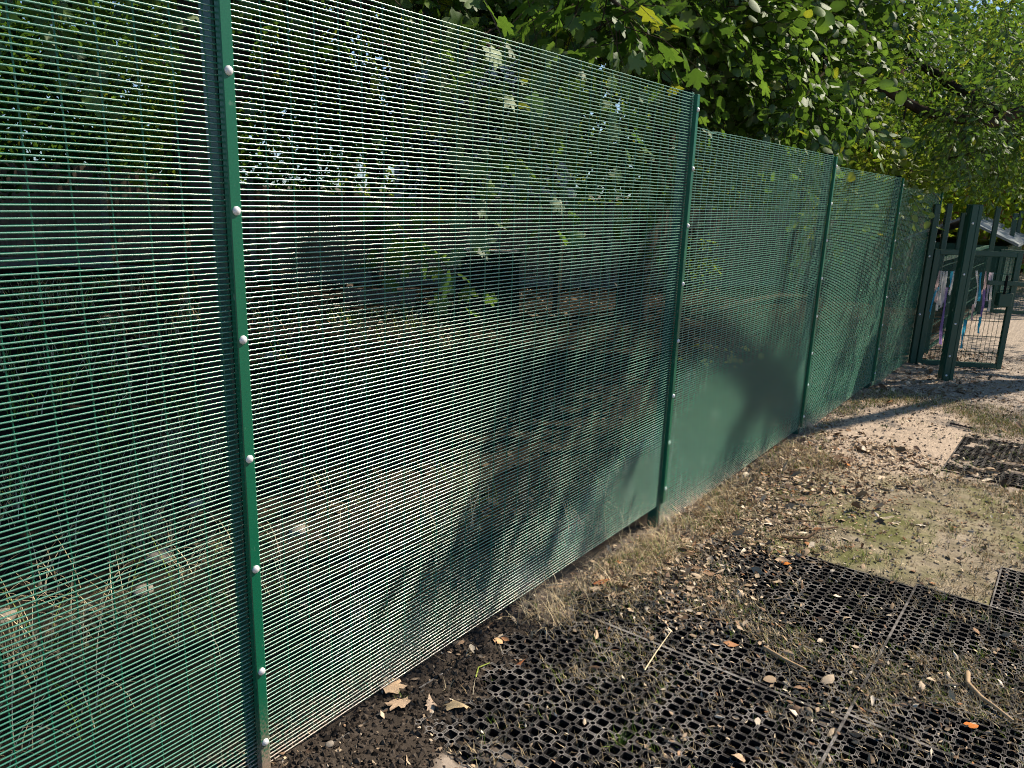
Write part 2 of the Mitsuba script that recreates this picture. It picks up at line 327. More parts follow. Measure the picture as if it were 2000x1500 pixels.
gate_post(name('gate_post'), 9.39, -.05, .07, .07, -.6, 1.61, gr_, [1.0, .3], 'dark green hinge post at the left side of the mesh gate', groove=False)
gate_post(name('gate_post'), 10.31, -.05, .065, .065, -.6, 1.625, gr_, [], 'thin dark post just behind the hinge post of the gate', groove=False)
ribs = [('white', [(.112, .835), (.121, .55), (.128, .357)]), ('pink', [(.09, .835), (.084, .641), (.101, .455)]), ('white', [(.17, .835), (.174, .584), (.163, .396)]),
        ('blue', [(.227, .835), (.233, .649)]), ('blue', [(.10, .64), (.06, .422), (.051, .252)]), ('purple', [(.201, .64), (.209, .399), (.214, .147), (.24, -.055)]),
        ('white', [(.249, .84), (.247, .61), (.24, .55)]), ('purple', [(.418, .64), (.42, .348), (.426, .097)]), ('blue', [(.473, .262), (.472, .068), (.474, -.091)]),
        ('white', [(.496, .857), (.546, .664), (.547, .417)]), ('blue', [(.547, .835), (.573, .604), (.586, .494)]), ('pink', [(.6, .85), (.619, .668), (.601, .575)]),
        ('purple', [(.62, .64), (.638, .422), (.64, .31)]), ('blue', [(.634, .31), (.634, .172), (.639, .109)]), ('pink', [(.53, .454), (.534, .323), (.54, .255)]),
        ('white', [(.68, .842), (.697, .611), (.709, .377)]), ('white', [(.14, .835), (.15, .6), (.149, .42)]), ('lilac', [(.19, .64), (.185, .5), (.18, .40)]), ('lilac', [(.655, .84), (.66, .6), (.672, .5)])]
RC = dict(white=(.78, .76, .76), pink=(.70, .52, .52), blue=(.06, .40, .62), purple=(.30, .20, .50), lilac=(.55, .48, .60))
rlab = ['white ribbon on the gate, left cluster, second from the hinge side', 'pale pink ribbon nearest the hinge side of the gate', 'long white ribbon in the middle of the left cluster on the gate', 'short blue ribbon at the right end of the left cluster on the gate',
        'turquoise blue ribbon blowing towards the hinge side of the gate', 'long purple ribbon hanging low left of the thick post', 'short white ribbon just left of the thick post', 'broad purple ribbon just right of the thick post',
        'low blue ribbon just right of the thick post, under the purple one', 'white ribbon blowing sideways, leftmost of the right cluster on the gate', 'blue ribbon at the top of the right cluster on the gate', 'pink ribbon knotted at the top of the right cluster on the gate',
        'purple ribbon in the right cluster above a blue end', 'small blue ribbon end under the purple one in the right cluster', 'small pink ribbon low between the two purple ones', 'white ribbon at the right end of the right cluster, left of the lock box',
        'thin white ribbon between two longer white ones in the left cluster', 'short lilac ribbon on the second wire of the left cluster', 'lilac ribbon next to the last white one before the lock']
for q, (c, pts) in enumerate(ribs):
    pts = np.array(pts); t = np.linspace(0, 1, 10); tt = np.linspace(0, 1, len(pts))
    s, z = np.interp(t, tt, pts[:, 0]), np.interp(t, tt, pts[:, 1]); w = (.013 if c != 'white' else .011) + .004 * rng.random()
    yw = -.02 - .012 * np.sin(t * 7 + q) * t; tw = .7 * np.sin(t * 5 + q * 1.3)
    a = np.stack([s - w * np.cos(tw), yw - w * np.sin(tw), z], 1); b = np.stack([s + w * np.cos(tw), yw + w * np.sin(tw), z], 1)
    v = np.vstack([a, b]); k = np.arange(9); f = np.stack([k, k + 1, k + 11, k + 10], 1)
    key = name('ribbon'); one(key, place((v, np.vstack([f[:, [0, 1, 2]], f[:, [0, 2, 3]]])), ge, gn, G0), 'plain_leaf', smooth=True, color=RC[c]); tag(key, rlab[q], 'ribbon')
# fence run behind the gate, farther gate and posts
k = tag(name('path_fence'), 'low green welded mesh fence running away along the path behind the gate', 'fence')
mesh_leaf(k, (10.36, -.02), (15.7, -.05), -.36, .92, fr=.05, pitch=.1, hs=np.arange(-.2, .9, .2))
k = tag(name('mesh_gate'), 'farther green mesh gate across the path, seen through the nearer one at the right edge', 'gate')
mesh_leaf(k, (15.85, -.25), (16.4, -1.3), -.33, .85, fr=.06, pitch=.05)
for q, (x, y, h, lab) in enumerate([(15.8, -.1, 1.62, 'green post of the far gate, nearest the path fence end'), (13.2, .12, 1.5, 'dark green post behind the middle of the path fence'), (18.4, -.2, 1.5, 'distant green post right of the far gate post'), (20.5, -.15, 1.55, 'most distant thin green post by the shed')]):
    gate_post(name('gate_post'), x, y, .08, .08, -.7, h, .3, [h - .25] if q < 2 else [], lab, groove=False)

# ------------------------------------------------------------------ things behind the fence
WF = np.array([(1.2, 14.3), (4.75, 12.4), (8.8, 10.5), (11, 9.0), (14, 6.2), (18, 4.0), (24, 1.7)])
seg = np.r_[0, np.cumsum(np.hypot(*np.diff(WF, axis=0).T))]
def wf_at(s): return np.array([np.interp(s, seg, WF[:, 0]), np.interp(s, seg, WF[:, 1])])
wk = tag(name('wooden_fence'), 'weathered close-board wooden fence with concrete posts at the back of the shaded ground', 'fence')
wr = np.random.default_rng(11); nb = np_ = 0
for s in np.arange(.05, seg[-1] - .1, .118):
    c = wf_at(s + .06); a, b = wf_at(s), wf_at(s + .118); e = (b - a) / np.hypot(*(b - a)); e = np.append(e, 0); nr = np.array([-e[1], e[0], 0])
    z = float(gz(*c)); h = 1.72 + wr.normal(0, .008)
    v, f = cbox(-.064, .064, -.006, .006, z + .16, z + h)
    v = v.copy(); v[:, 1] += v[:, 0] * .10 + wr.normal(0, .002)
    one(wk + '__board' + (f'_{nb:03d}' if nb else ''), place((v, f), e, nr, np.append(c, 0)), 'wood'); nb += 1
for s in np.arange(.0, seg[-1] - .2, 2.42):
    a, b = wf_at(s), wf_at(min(s + 2.42, seg[-1])); e = np.append((b - a) / np.hypot(*(b - a)), 0); nr = np.array([-e[1], e[0], 0]); L = np.hypot(*(b - a)); z = float(gz(*a)); z2 = float(gz(*((a + b) / 2)))
    sfx = f'_{np_:03d}' if np_ else ''; np_ += 1
    one(wk + '__post' + sfx, place(cbox(-.055, .055, -.10, .0, z - .3, z + 1.82, .01), e, nr, np.append(a, 0)), 'concrete')
    one(wk + '__gravel_board' + sfx, place(cbox(.06, L - .06, -.03, .02, z2 - .25, z2 + .155), e, nr, np.append(a, 0)), 'concrete')
    one(wk + '__rail' + sfx, place(cbox(.06, L - .06, .012, .06, z2 + 1.3, z2 + 1.37), e, nr, np.append(a, 0)), 'wood')

def facing(x, y):
    d = np.array([x, y]) - CAM[:2]; d /= np.hypot(*d); return np.array([d[1], -d[0], 0.]), np.array([d[0], d[1], 0.])
e, nr = facing(8.05, 5.66); o = np.array([8.05, 5.66, 0])
k = name('compost_bin'); v, f = cbox(-.5, .5, 0, .9, -.34, .62, .02); w = 1 - .06 * (v[:, 2] + .34); v[:, 0] *= w
one(k + '__body', place((v, f), e, nr, o), 'dark_plastic'); v, f = cbox(-.5, .5, -.04, .92, .625, .68, .015); v[:, 2] += .04 * v[:, 0]
one(k + '__lid', place((v, f), e, nr, o), 'dark_plastic'); tag(k, 'black square compost bin with a flat lid in the shade behind the fence', 'compost bin')
for q, (x0, x1, y0, zz, tilt) in enumerate([(-.42, .16, .1, .70, -.02), (.1, .47, .05, .69, .03)]):
    k = name('plank'); v, f = cbox(x0, x1, y0, y0 + .12, zz, zz + .025, .003); v[:, 2] += tilt * v[:, 0]
    one(k, place((v, f), e, nr, o), 'vc', color=(.62, .52, .42)); tag(k, ['pale thin plank lying along the left of the black bin lid', 'short pale plank on the right corner of the black bin lid'][q], 'plank')
e, nr = facing(7.4, 7.3); o = np.array([7.4, 7.3, 0]); k = name('planter_box')
for q in range(2): one(k + '__sleeper' + (f'_{q:03d}' if q else ''), place(cbox(-.55, .55, -.1, .0, -.35 + .2 * q, -.155 + .2 * q, .01), e, nr, o), 'wood')
one(k + '__side', place(cbox(.45, .55, .005, .6, -.35, .045, .01), e, nr, o), 'wood'); one(k + '__side_001', place(cbox(-.55, -.45, .005, .6, -.35, .045, .01), e, nr, o), 'wood')
tag(k, 'low dark timber planter left of the black bin', 'planter')
k = name('timber_post'); one(k, cbox(9.15, 9.26, 5.1, 5.2, -.6, 1.66, .008), 'bark'); tag(k, 'dark upright post standing in leaf litter right of the black bin', 'post')

def house(key, label, P, rot, w, d, h, wall, roof, wins, zb=-1.0):
    e = np.array([math.cos(rot), math.sin(rot), 0]); n_ = np.array([-e[1], e[0], 0]); o = np.array([P[0], P[1], 0])
    one(key + '__wall', place(cbox(-w / 2, w / 2, 0, d, zb, h), e, n_, o), wall)
    v = np.array([[-w / 2 - .3, -.35, h + .01], [w / 2 + .3, -.35, h + .01], [w / 2 + .3, d + .35, h + .01], [-w / 2 - .3, d + .35, h + .01], [-w / 2 - .3, d / 2, h + 2.6], [w / 2 + .3, d / 2, h + 2.6]])
    f = np.array([[0, 1, 5], [0, 5, 4], [2, 3, 4], [2, 4, 5], [0, 4, 3], [1, 2, 5], [0, 3, 2], [0, 2, 1]])
    one(key + '__roof', place((v, f), e, n_, o), roof)
    for q, (x, z, ww, hh) in enumerate(wins):
        kw = key + '__window' + (f'_{q:03d}' if q else '')
        m = MB()
        for a in ((x - ww / 2, x - ww / 2 + .07, z, z + hh), (x + ww / 2 - .07, x + ww / 2, z, z + hh), (x - ww / 2 + .07, x + ww / 2 - .07, z, z + .07), (x - ww / 2 + .07, x + ww / 2 - .07, z + hh - .07, z + hh)):
            m.add(*cbox(a[0], a[1], -.05, .03, a[2], a[3]))
        one(kw + '__frame', place(m.mesh(), e, n_, o), 'render_wall'); one(kw + '__pane', place(cbox(x - ww / 2 + .06, x + ww / 2 - .06, -.012, .01, z + .06, z + hh - .06), e, n_, o), 'glass_dark')
    tag(key, label, 'house')
house(name('white_house'), 'white rendered house glimpsed through gaps in the dark foliage', (16.0, 12.2), -.92, 5, 5, 5.2, 'render_wall', 'roof_tile', [(-1.3, .4, 1.2, 1.2), (1.3, .4, 1.2, 1.2), (0, 3.2, 1.3, 1.1)])
house(name('brick_house'), 'red brick house behind the trees, seen above the middle of the fence', (27.5, 8.4), -1.25, 9, 6, 5.4, 'brick', 'roof_tile', [(-2.4, .5, 1.4, 1.2), (2.4, .5, 1.4, 1.2), (1.2, 3.3, 1.2, 1.1)])
house(name('brick_hall'), 'low orange brick building at the far right behind the gates', (33, 1.5), -1.45, 12, 7, 3.0, 'brick', 'roof_felt', [(-2.5, .6, 1.6, 1.1), (2.0, .6, 1.6, 1.1)])
k = name('garden_shed'); one(k + '__wall', cbox(17.1, 20.9, -.25, 1.4, -.6, .86), 'gate_paint')
for q in range(16): one(k + '__cladding_board' + (f'_{q:03d}' if q else ''), cbox(17.12 + q * .236, 17.12 + q * .236 + .2, -.272, -.2505, -.55, .85, .004), 'gate_paint')
v = np.array([[15.4, .55, .87], [19.6, .55, .87], [19.6, 1.6, 1.35], [15.4, 1.6, 1.35], [19.6, 2.6, .87], [15.4, 2.6, .87]]); v = np.vstack([v, v + [0, 0, .05]]) + [1.5, -1.0, 0]
f = np.array([[6, 7, 8], [6, 8, 9], [9, 8, 10], [9, 10, 11], [0, 2, 1], [0, 3, 2], [3, 4, 2], [3, 5, 4], [0, 1, 7], [0, 7, 6], [4, 5, 11], [4, 11, 10], [0, 6, 9], [0, 9, 3], [3, 9, 11], [3, 11, 5], [1, 2, 8], [1, 8, 7], [2, 4, 10], [2, 10, 8]])
one(k + '__roof', (v, f), 'roof_felt'); tag(k, 'green shed with a pale grey felt roof behind the gates', 'shed')

# ------------------------------------------------------------------ leaves and trees
def polar(c, spec):
    a = np.radians([s[0] for s in spec]); r = np.array([s[1] for s in spec]); up = np.stack([c + r * np.cos(a), r * np.sin(a)], 1)
    lo = up[::-1].copy(); lo[:, 1] *= -1
    lo = lo[(lo[:, 1] < -1e-6)]
    return np.vstack([[[c, 0]], up, lo])
SHAPES = {
    'maple': polar(.42, [(0, .58), (13, .44), (20, .46), (30, .27), (42, .46), (55, .54), (68, .40), (82, .26), (100, .36), (118, .42), (135, .30), (165, .34), (180, .36)]),
    'round': polar(.45, [(0, .56), (28, .44), (62, .38), (100, .38), (140, .42), (180, .45)]),
    'oak': polar(.5, [(0, .5), (16, .42), (24, .27), (38, .34), (58, .20), (82, .25), (110, .16), (138, .24), (160, .26), (180, .5)]),
    'leaflet': polar(.5, [(0, .5), (60, .3), (125, .27), (180, .5)]),
    'flake': polar(.5, [(0, .5), (90, .34), (180, .5)])}
def fan(k): j = np.arange(1, k); return np.stack([j * 0, j, np.r_[j[1:], 1]], 1)
def leaves(shape, P, d, n, size, col, curl=.25, rg=rng, cvar=.35):
    """Many leaves as one array: tips along d, faces along n."""
    L = SHAPES[shape]; k = len(L); N = len(P)
    d = d / (np.linalg.norm(d, axis=1, keepdims=True) + 1e-9); s = np.cross(n, d); s /= np.linalg.norm(s, axis=1, keepdims=True) + 1e-9; n = np.cross(d, s)
    cu = curl * (1 + cvar * rg.normal(size=(N, 1)))
    z = -cu * (np.abs(L[:, 1]) * .8)[None] - cu * .55 * (L[:, 0] ** 2)[None] + .05 * rg.normal(size=(N, k)) * curl
    size = np.broadcast_to(size, (N,))[:, None, None]
    v = P[:, None] + size * (L[None, :, :1] * d[:, None] + L[None, :, 1:] * s[:, None] + z[..., None] * n[:, None])
    f = fan(k)[None] + (np.arange(N) * k)[:, None, None]
    c = np.repeat(np.broadcast_to(col, (N, 3)), k, 0) * (.82 + .36 * rg.random((N * k, 1)))
    c[::k] *= 1.18
    return v, f, c, k
def proj(P):
    v = P - CAM; dd = v @ FW; dd = np.where(dd < .1, 1e9, dd)
    return np.stack([512 + 762.9 * (v @ RT) / dd, 384 - 762.9 * (v @ UP) / dd], 1), v @ FW
def tree_leaves(key, shape, size, clusters, cols, rg, nl=9, droop=.35, parts=0, twig=True, yellow=.04, spread=1.0, mat='leaf'):
    os_, ds_ = [], []
    for c, r, n in clusters:
        u = rg.normal(size=(n, 3)); u /= np.linalg.norm(u, axis=1, keepdims=True); rad = rg.random((n, 1)) ** .45
        os_.append(np.array(c) + u * rad * np.array(r)); dd = u * [1, 1, .3] + rg.normal(size=(n, 3)) * .6; dd[:, 2] -= droop; ds_.append(dd)
    O, Dd = np.vstack(os_), np.vstack(ds_); Dd /= np.linalg.norm(Dd, axis=1, keepdims=True)
    n = len(O); Ls = size * (3.6 + 1.6 * rg.random(n)) * spread
    up = np.array([0, 0, 1.]) + rg.normal(size=(n, 3)) * .35; side = np.cross(up, Dd); side /= np.linalg.norm(side, axis=1, keepdims=True); up = np.cross(Dd, side)
    t = (np.arange(nl) + .7) / nl
    P = O[:, None] + Dd[:, None] * (Ls[:, None] * t)[..., None] - np.array([0, 0, 1.]) * (Ls[:, None] * .35 * t ** 2)[..., None]
    sg = np.where(np.arange(nl) % 2, 1., -1.)[None, :, None]
    d = Dd[:, None] * .55 + side[:, None] * sg * .8 + rg.normal(size=(n, nl, 3)) * .28 - np.array([0, 0, .32]); nn = up[:, None] + rg.normal(size=(n, nl, 3)) * .42
    P, d, nn = P.reshape(-1, 3) , d.reshape(-1, 3), nn.reshape(-1, 3); N = len(P)
    P = P + .25 * size * d / np.linalg.norm(d, axis=1, keepdims=True)
    sz_ = size * np.clip(rg.normal(1, .22, N), .45, 1.5)
    cc = np.array(cols); w = rg.random((N, 1)); c = cc[0] * (1 - w) + cc[1] * w
    yl = rg.random(N) < yellow; c[yl] = np.array(cc[2] if len(cc) > 2 else (.30, .26, .03)) * (.7 + .5 * rg.random((yl.sum(), 1)))
    v, f, col_, k = leaves(shape, P, d, nn, sz_, c, rg=rg, curl=.28)
    pick = np.zeros(N, bool)
    if parts:
        px, dist = proj(P); ok = (px[:, 0] > 0) & (px[:, 0] < 1024) & (px[:, 1] > 0) & (px[:, 1] < 768) & (dist > 0)
        score = np.where(ok, sz_ / np.maximum(dist, .1), 0); pick[np.argsort(-score)[:parts]] = True; pick &= score > .004
        for q, m in enumerate(np.nonzero(pick)[0]):
            one(f'{key}__leaf' + (f'_{q:03d}' if q else ''), (v[m], fan(k)), 'leaf', smooth=True, color=col_[m * k])
    keep = np.nonzero(~pick)[0]
    v2 = v[keep].reshape(-1, 3); f2 = (fan(k)[None] + (np.arange(len(keep)) * k)[:, None, None]).reshape(-1, 3); c2 = col_.reshape(N, k, 3)[keep].reshape(-1, 3)
    scene[key + '__crown'] = mikit.ply((v2, f2), mat, smooth=True, color=c2); tag(key + '__crown', kind='stuff')
    if twig:
        m = MB()
        for a, b, l in zip(O, Dd, Ls):
            tt = np.array([-.15, .5, 1.])[:, None]; m.add(*tube(a + b * l * tt - np.array([0, 0, 1.]) * l * .35 * tt ** 2, [.0035, .0025, .001], 3, caps=False))
        m.build(key + '__twigs', 'bark'); tag(key + '__twigs', kind='stuff')
def limb(key, q, pts, r0, r1, sides=8, rg=rng):
    pts = np.array(pts, float); tt = np.linspace(0, 1, len(pts)); t = np.linspace(0, 1, max(6, 4 * len(pts)))
    from scipy.interpolate import CubicSpline
    p = CubicSpline(tt, pts)(t) if len(pts) > 2 else np.stack([np.interp(t, tt, pts[:, i]) for i in range(3)], 1)
    p[1:-1] += rg.normal(size=(len(p) - 2, 3)) * r0 * .22
    r = (r0 + (r1 - r0) * t) * (1 + .07 * rg.normal(size=len(t)))
    one(f'{key}__branch' + (f'_{q:03d}' if q else ''), tube(p, r, sides), 'bark', smooth=True)
def trunk(key, pts, r0, r1, rg=rng):
    pts = np.array(pts, float); t = np.linspace(0, 1, 26); tt = np.linspace(0, 1, len(pts)); p = np.stack([np.interp(t, tt, pts[:, i]) for i in range(3)], 1)
    p[3:-1] += rg.normal(size=(22, 3)) * r0 * .05
    v, f = tube(p, (r0 + (r1 - r0) * t) * (1 + .5 * np.exp(-t * 22)), 18)
    c = np.repeat(p, 18, 0); d = v[:len(c)] - c; v[:len(c)] = c + d * (1 + .16 * (meshkit.fbm(np.c_[d * 9 / r0 * .12, t.repeat(18) * 5]) - .5)[:, None]) if False else v[:len(c)] + d * (.22 * (meshkit.fbm(v[:len(c)] * [7, 7, 1.5]) - .5))[:, None]
    one(key + '__trunk', (v, f), 'bark', smooth=True)

GREEN = [(.045, .10, .012), (.11, .20, .022), (.24, .28, .02)]
DARK = [(.012, .030, .007), (.030, .058, .012), (.14, .14, .02)]  # foliage behind the fence, greens darkened to imitate shade
LIGHT = [(.13, .21, .018), (.26, .34, .03), (.40, .38, .03)]  # greens lightened to imitate sunlit and back-lit foliage
# sycamore whose big lobed leaves hang over the two nearest panels
R = np.random.default_rng(21); k = tag(name('sycamore_tree'), 'sycamore with big lobed leaves hanging over the top of the white shining panel', 'tree')
trunk(k, [(1.69, 2.74, -.3), (1.67, 2.72, 1.2), (1.62, 2.72, 2.6), (1.8, 2.8, 5.5)], .125, .09, R)
for q, pts in enumerate([[(1.72, 2.6, 2.0), (1.9, 1.6, 2.5), (2.1, .8, 2.6), (2.3, .3, 2.4)], [(1.72, 2.6, 2.3), (1.3, 1.9, 2.7), (1.1, 1.3, 2.5)], [(1.8, 2.6, 2.6), (3.0, 2.0, 3.1), (3.6, 1.0, 2.9)], [(1.8, 2.65, 3.2), (3.2, 3.8, 4.0), (4.6, 4.2, 4.2)], [(2.1, 1.2, 2.6), (2.0, 1.0, 2.2), (1.95, .95, 1.7)]]): limb(k, q, pts, .035 if q < 4 else .01, .008, 7, R)
tree_leaves(k, 'maple', .112, [((2.2, .55, 2.42), (.75, .38, .26), 46), ((3.0, .8, 2.7), (.8, .6, .4), 46), ((1.75, 1.25, 2.75), (.8, .55, .45), 40), ((1.9, .85, 1.85), (.16, .16, .36), 7), ((1.42, 1.0, 1.52), (.10, .14, .22), 5), ((2.6, 2.2, 3.3), (1.4, 1.2, .7), 120), ((1.0, 2.8, 3.0), (1.2, 1.2, .6), 90), ((3.2, 1.0, 3.6), (1.3, .8, .6), 110), ((4.3, 3.6, 3.9), (1.5, 1.3, .8), 110), ((2.2, 4.2, 3.4), (1.4, 1.2, .7), 60)], GREEN, R, nl=7, parts=260, yellow=.03)
# lime tree with roundish leaves over the farther panels
R = np.random.default_rng(22); k = tag(name('lime_tree'), 'tree with a thick dark trunk and roundish leaves overhanging the middle panels of the fence', 'tree')
trunk(k, [(9.95, 4.2, -.6), (10.0, 4.15, .8), (10.25, 4.0, 2.2), (10.3, 4.0, 6.0)], .27, .17, R)
for q, pts in enumerate([[(10.15, 4.1, 1.6), (8.6, 3.0, 2.9), (6.6, 1.6, 3.2), (4.6, 1.0, 3.0)], [(10.2, 4.0, 2.2), (9.6, 2.6, 3.4), (9.0, 1.0, 3.2), (8.6, .3, 2.5)], [(8.0, 2.6, 3.0), (6.4, 2.6, 2.3), (5.0, 2.3, 1.9)], [(7.2, 2.0, 3.1), (6.6, .8, 3.0), (5.6, .4, 2.5)], [(10.25, 4.0, 3.0), (8.4, 4.6, 4.6), (5.2, 5.2, 5.4)], [(10.3, 4.0, 3.4), (11.6, 2.8, 4.2), (12.6, 1.8, 3.6)], [(10.3, 4, 4), (9, 6, 5.4), (7, 7.6, 5.6)]]): limb(k, q, pts, .06, .01, 7, R)
tree_leaves(k, 'round', .088, [((4.4, .9, 2.85), (1.3, .6, .6), 260), ((6.2, 1.0, 2.9), (1.6, .7, .85), 320), ((5.6, .35, 2.35), (1.0, .3, .35), 50), ((7.8, 1.4, 3.0), (1.5, .9, 1.0), 240), ((5.0, 2.3, 1.95), (1.1, .8, .5), 70), ((7.0, 2.6, 1.9), (1.2, .7, .5), 50), ((9.4, 2.6, 3.6), (2.0, 1.4, 1.2), 200), ((11.6, 2.8, 3.6), (1.8, 1.4, 1.2), 160), ((6.5, 4.6, 4.8), (2.6, 1.6, 1.1), 240), ((9.0, 6.0, 5.0), (2.6, 1.6, 1.2), 200), ((3.6, 5.8, 4.6), (2.4, 1.6, .9), 160), ((8.0, .9, 4.1), (2.5, .8, .8), 420), ((5.3, .8, 4.0), (2.2, .8, .8), 560)], GREEN, R, nl=9, parts=280, yellow=.02)  # last high clusters, above the view, added to shade the ground behind
# young tree with sunlit leaves over the far panels
R = np.random.default_rng(23); k = tag(name('hazel_tree'), 'slim tree with bright yellow-green sunlit leaves over the far end of the fence', 'tree')
trunk(k, [(14.3, 3.05, -.7), (14.25, 3.0, .8), (14.0, 2.8, 2.2), (13.6, 2.6, 4.0)], .17, .07, R)
for q, pts in enumerate([[(14.0, 2.8, 1.9), (12, 1.6, 2.5), (10, .9, 2.3), (8.6, .5, 1.9)], [(14, 2.8, 2.2), (13, 1.4, 2.6), (12, .8, 2.3)], [(11, 1.3, 2.4), (9.6, .35, 2.0), (8.7, .1, 1.78)]]): limb(k, q, pts, .035, .006, 6, R)
tree_leaves(k, 'round', .085, [((8.5, .35, 1.85), (.8, .3, .18), 60), ((9.6, .8, 2.1), (.9, .5, .3), 60), ((8.4, .9, 1.5), (.9, .4, .3), 40), ((11.2, 1.3, 2.3), (1.1, .7, .5), 70), ((13.2, 2.2, 2.9), (1.4, 1.0, .8), 90)], LIGHT, R, nl=8, parts=150, yellow=.06)
# oak on the path side: trunk outside the picture, limbs and low foliage reach into it
R = np.random.default_rng(24); k = tag(name('oak_tree'), 'oak with a crooked thick limb and lobed leaves reaching over the gate from the right', 'tree')
trunk(k, [(12.9, -3.7, -.7), (12.8, -3.6, 1.2), (12.6, -3.5, 3.0), (12.8, -3.6, 6.5)], .36, .2, R)
for q, (pts, a, b) in enumerate([([(12.7, -3.5, 2.4), (10.6, -2.0, 2.95), (9.0, -.85, 2.64), (8.5, -.3, 2.46), (7.97, .55, 2.78), (7.4, 1.4, 3.2)], .10, .03), ([(8.8, -.6, 2.55), (9.4, .1, 3.0), (10.2, .8, 3.6)], .07, .03), ([(9.6, -1.2, 2.8), (10.3, -.6, 2.4), (11.2, .3, 2.2)], .05, .015),
                          ([(12.6, -3.5, 3.4), (10.5, -3.3, 5.6), (7.4, -3.0, 6.4), (4.6, -2.7, 6.3)], .11, .04), ([(12.7, -3.5, 3.0), (12.4, -1.6, 3.6), (12.2, .4, 3.2)], .09, .02), ([(12.8, -3.6, 4.5), (14.4, -4.4, 6.0)], .1, .04)]): limb(k, q, pts, a, b, 9, R)
bands = [((2.0, 1.10), (.72, .30), 6.0, 5.2), ((2.05, 1.0), (1.53, .03), 6.2, 5.3), ((4.15, 1.15), (3.62, 0), 5.8, 5.0), ((1.45, .95), (.80, .42), 6.4, 5.8), ((6.25, .85), (5.75, -.05), 5.4, 4.7), ((4.6, 1.0), (4.35, .2), 6.0, 5.4)]
bc = []
for q, (a, b, ta, tb) in enumerate(bands):
    A_, B_ = np.array([a[0], 0, a[1]]) + SUN * ta, np.array([b[0], 0, b[1]]) + SUN * tb
    limb(k, 6 + q, [A_ + (0.25, -.1, .5), A_, (A_ + B_) / 2 + (0, .05, .03), B_], .03, .006, 6, R)
    for s in np.linspace(0, 1, 9): bc.append((tuple(A_ * (1 - s) + B_ * s), (.09, .09, .09), 3))
tree_leaves(k, 'oak', .085, [((9.3, -.55, 3.0), (1.1, .6, .55), 130), ((8.6, .7, 3.1), (1.2, .7, .6), 110), ((10.6, -.3, 2.45), (1.2, .6, .5), 150), ((11.6, -.6, 3.4), (1.7, .9, 1.0), 200), ((12.3, .8, 2.7), (1.6, 1.0, .8), 180), ((10.2, .9, 3.7), (1.3, .9, .7), 120), ((13.6, -.2, 2.5), (1.2, .9, .7), 160), ((13.6, .5, 4.6), (2.2, 1.0, .9), 200), ((8.4, -.36, 2.46), (.8, .22, .3), 90), ((9.8, -.9, 2.85), (.7, .3, .3), 40), ((15.5, -.6, 3.6), (1.8, 1.3, 1.2), 200), ((13.0, -3.5, 5.0), (2.2, 1.8, 1.8), 260), ((11.8, -2.4, 4.0), (1.3, .9, .9), 150), ((13.6, -2.0, 4.2), (1.6, 1.2, 1.3), 180), ((14.6, -3.0, 4.0), (1.8, 1.6, 1.8), 220)] + bc, GREEN, R, nl=9, parts=260, yellow=.03)
# dark hedge trees along the wooden fence and trees beyond
def far_tree(label, clusters, base, r, cols, size, seed, group=None, shape='leaflet', nm='tree'):
    R = np.random.default_rng(seed); k = tag(name(nm), label, 'tree', group)
    top = np.array(clusters[0][0]); trunk(k, [(base[0], base[1], float(gz(*base)) - .4), (base[0], base[1], 1.0), (top[0], top[1], top[2] + .3)], r, r * .4, R)
    for q, (c, rr, n) in enumerate(clusters[:4]): limb(k, q, [(base[0], base[1], min(1.2 + .3 * q, c[2])), tuple((np.array(c) + [base[0], base[1], c[2]]) / 2), c], r * .4, .02, 6, R)
    tree_leaves(k, shape, size, clusters, cols, R, nl=7, twig=False, yellow=.03, spread=1.0, mat='plain_leaf')
far_tree('dark bushy evergreen above the wooden fence behind the left panel', [((3.6, 11.0, 2.9), (1.7, 1.2, 1.3), 220), ((2.2, 11.6, 3.6), (1.4, 1.2, 1.2), 160)], (3.4, 11.4), .1, DARK, .12, 31, nm='evergreen_tree')
far_tree('dappled sunlit tree above the wooden fence just left of the nearest post', [((5.6, 10.2, 2.5), (1.0, .8, .9), 200), ((6.6, 10.2, 3.6), (1.3, 1.0, 1.0), 160)], (5.9, 10.6), .08, LIGHT, .10, 32, nm='birch_tree')
far_tree('dark tree leaning over the wooden fence behind the shining panel', [((9.0, 9.4, 3.3), (1.6, 1.1, .9), 220), ((10.4, 8.3, 3.3), (1.3, 1.0, .8), 160), ((7.8, 9.6, 3.6), (1.3, 1.0, .9), 140)], (9.3, 9.4), .12, DARK, .12, 33, nm='holly_tree')
far_tree('dark tree behind the trunk, above the right part of the wooden fence', [((13.4, 6.2, 2.9), (1.8, 1.1, 1.2), 220), ((16.0, 4.6, 2.9), (1.7, 1.0, 1.2), 200)], (14.6, 5.4), .12, DARK, .12, 34, nm='holly_tree')
far_tree('added tall tree whose dark canopy above the view shades the ground behind the fence', [((4, 3.6, 5.3), (3.6, 1.9, 1.0), 560), ((6.9, 2.2, 5.4), (2.3, 1.2, .9), 340), ((4.6, 2.8, 4.2), (1.6, .8, .6), 180), ((8, 4.5, 5.7), (3.2, 2.2, 1.2), 520), ((6, 7.6, 5.5), (4.5, 2.2, 1.2), 620), ((12.4, 5.2, 5.6), (2.8, 2.2, 1.3), 420), ((9.5, 9.6, 5.7), (3.2, 1.7, 1.5), 420), ((3.6, 10.0, 5.5), (3.2, 1.6, 1.1), 320), ((13.6, 8.0, 6.2), (2.4, 1.8, 1.4), 320)], (5.2, 9.2), .16, DARK, .2, 36, nm='shade_tree')  # tree put in for its shade, crown mostly unseen
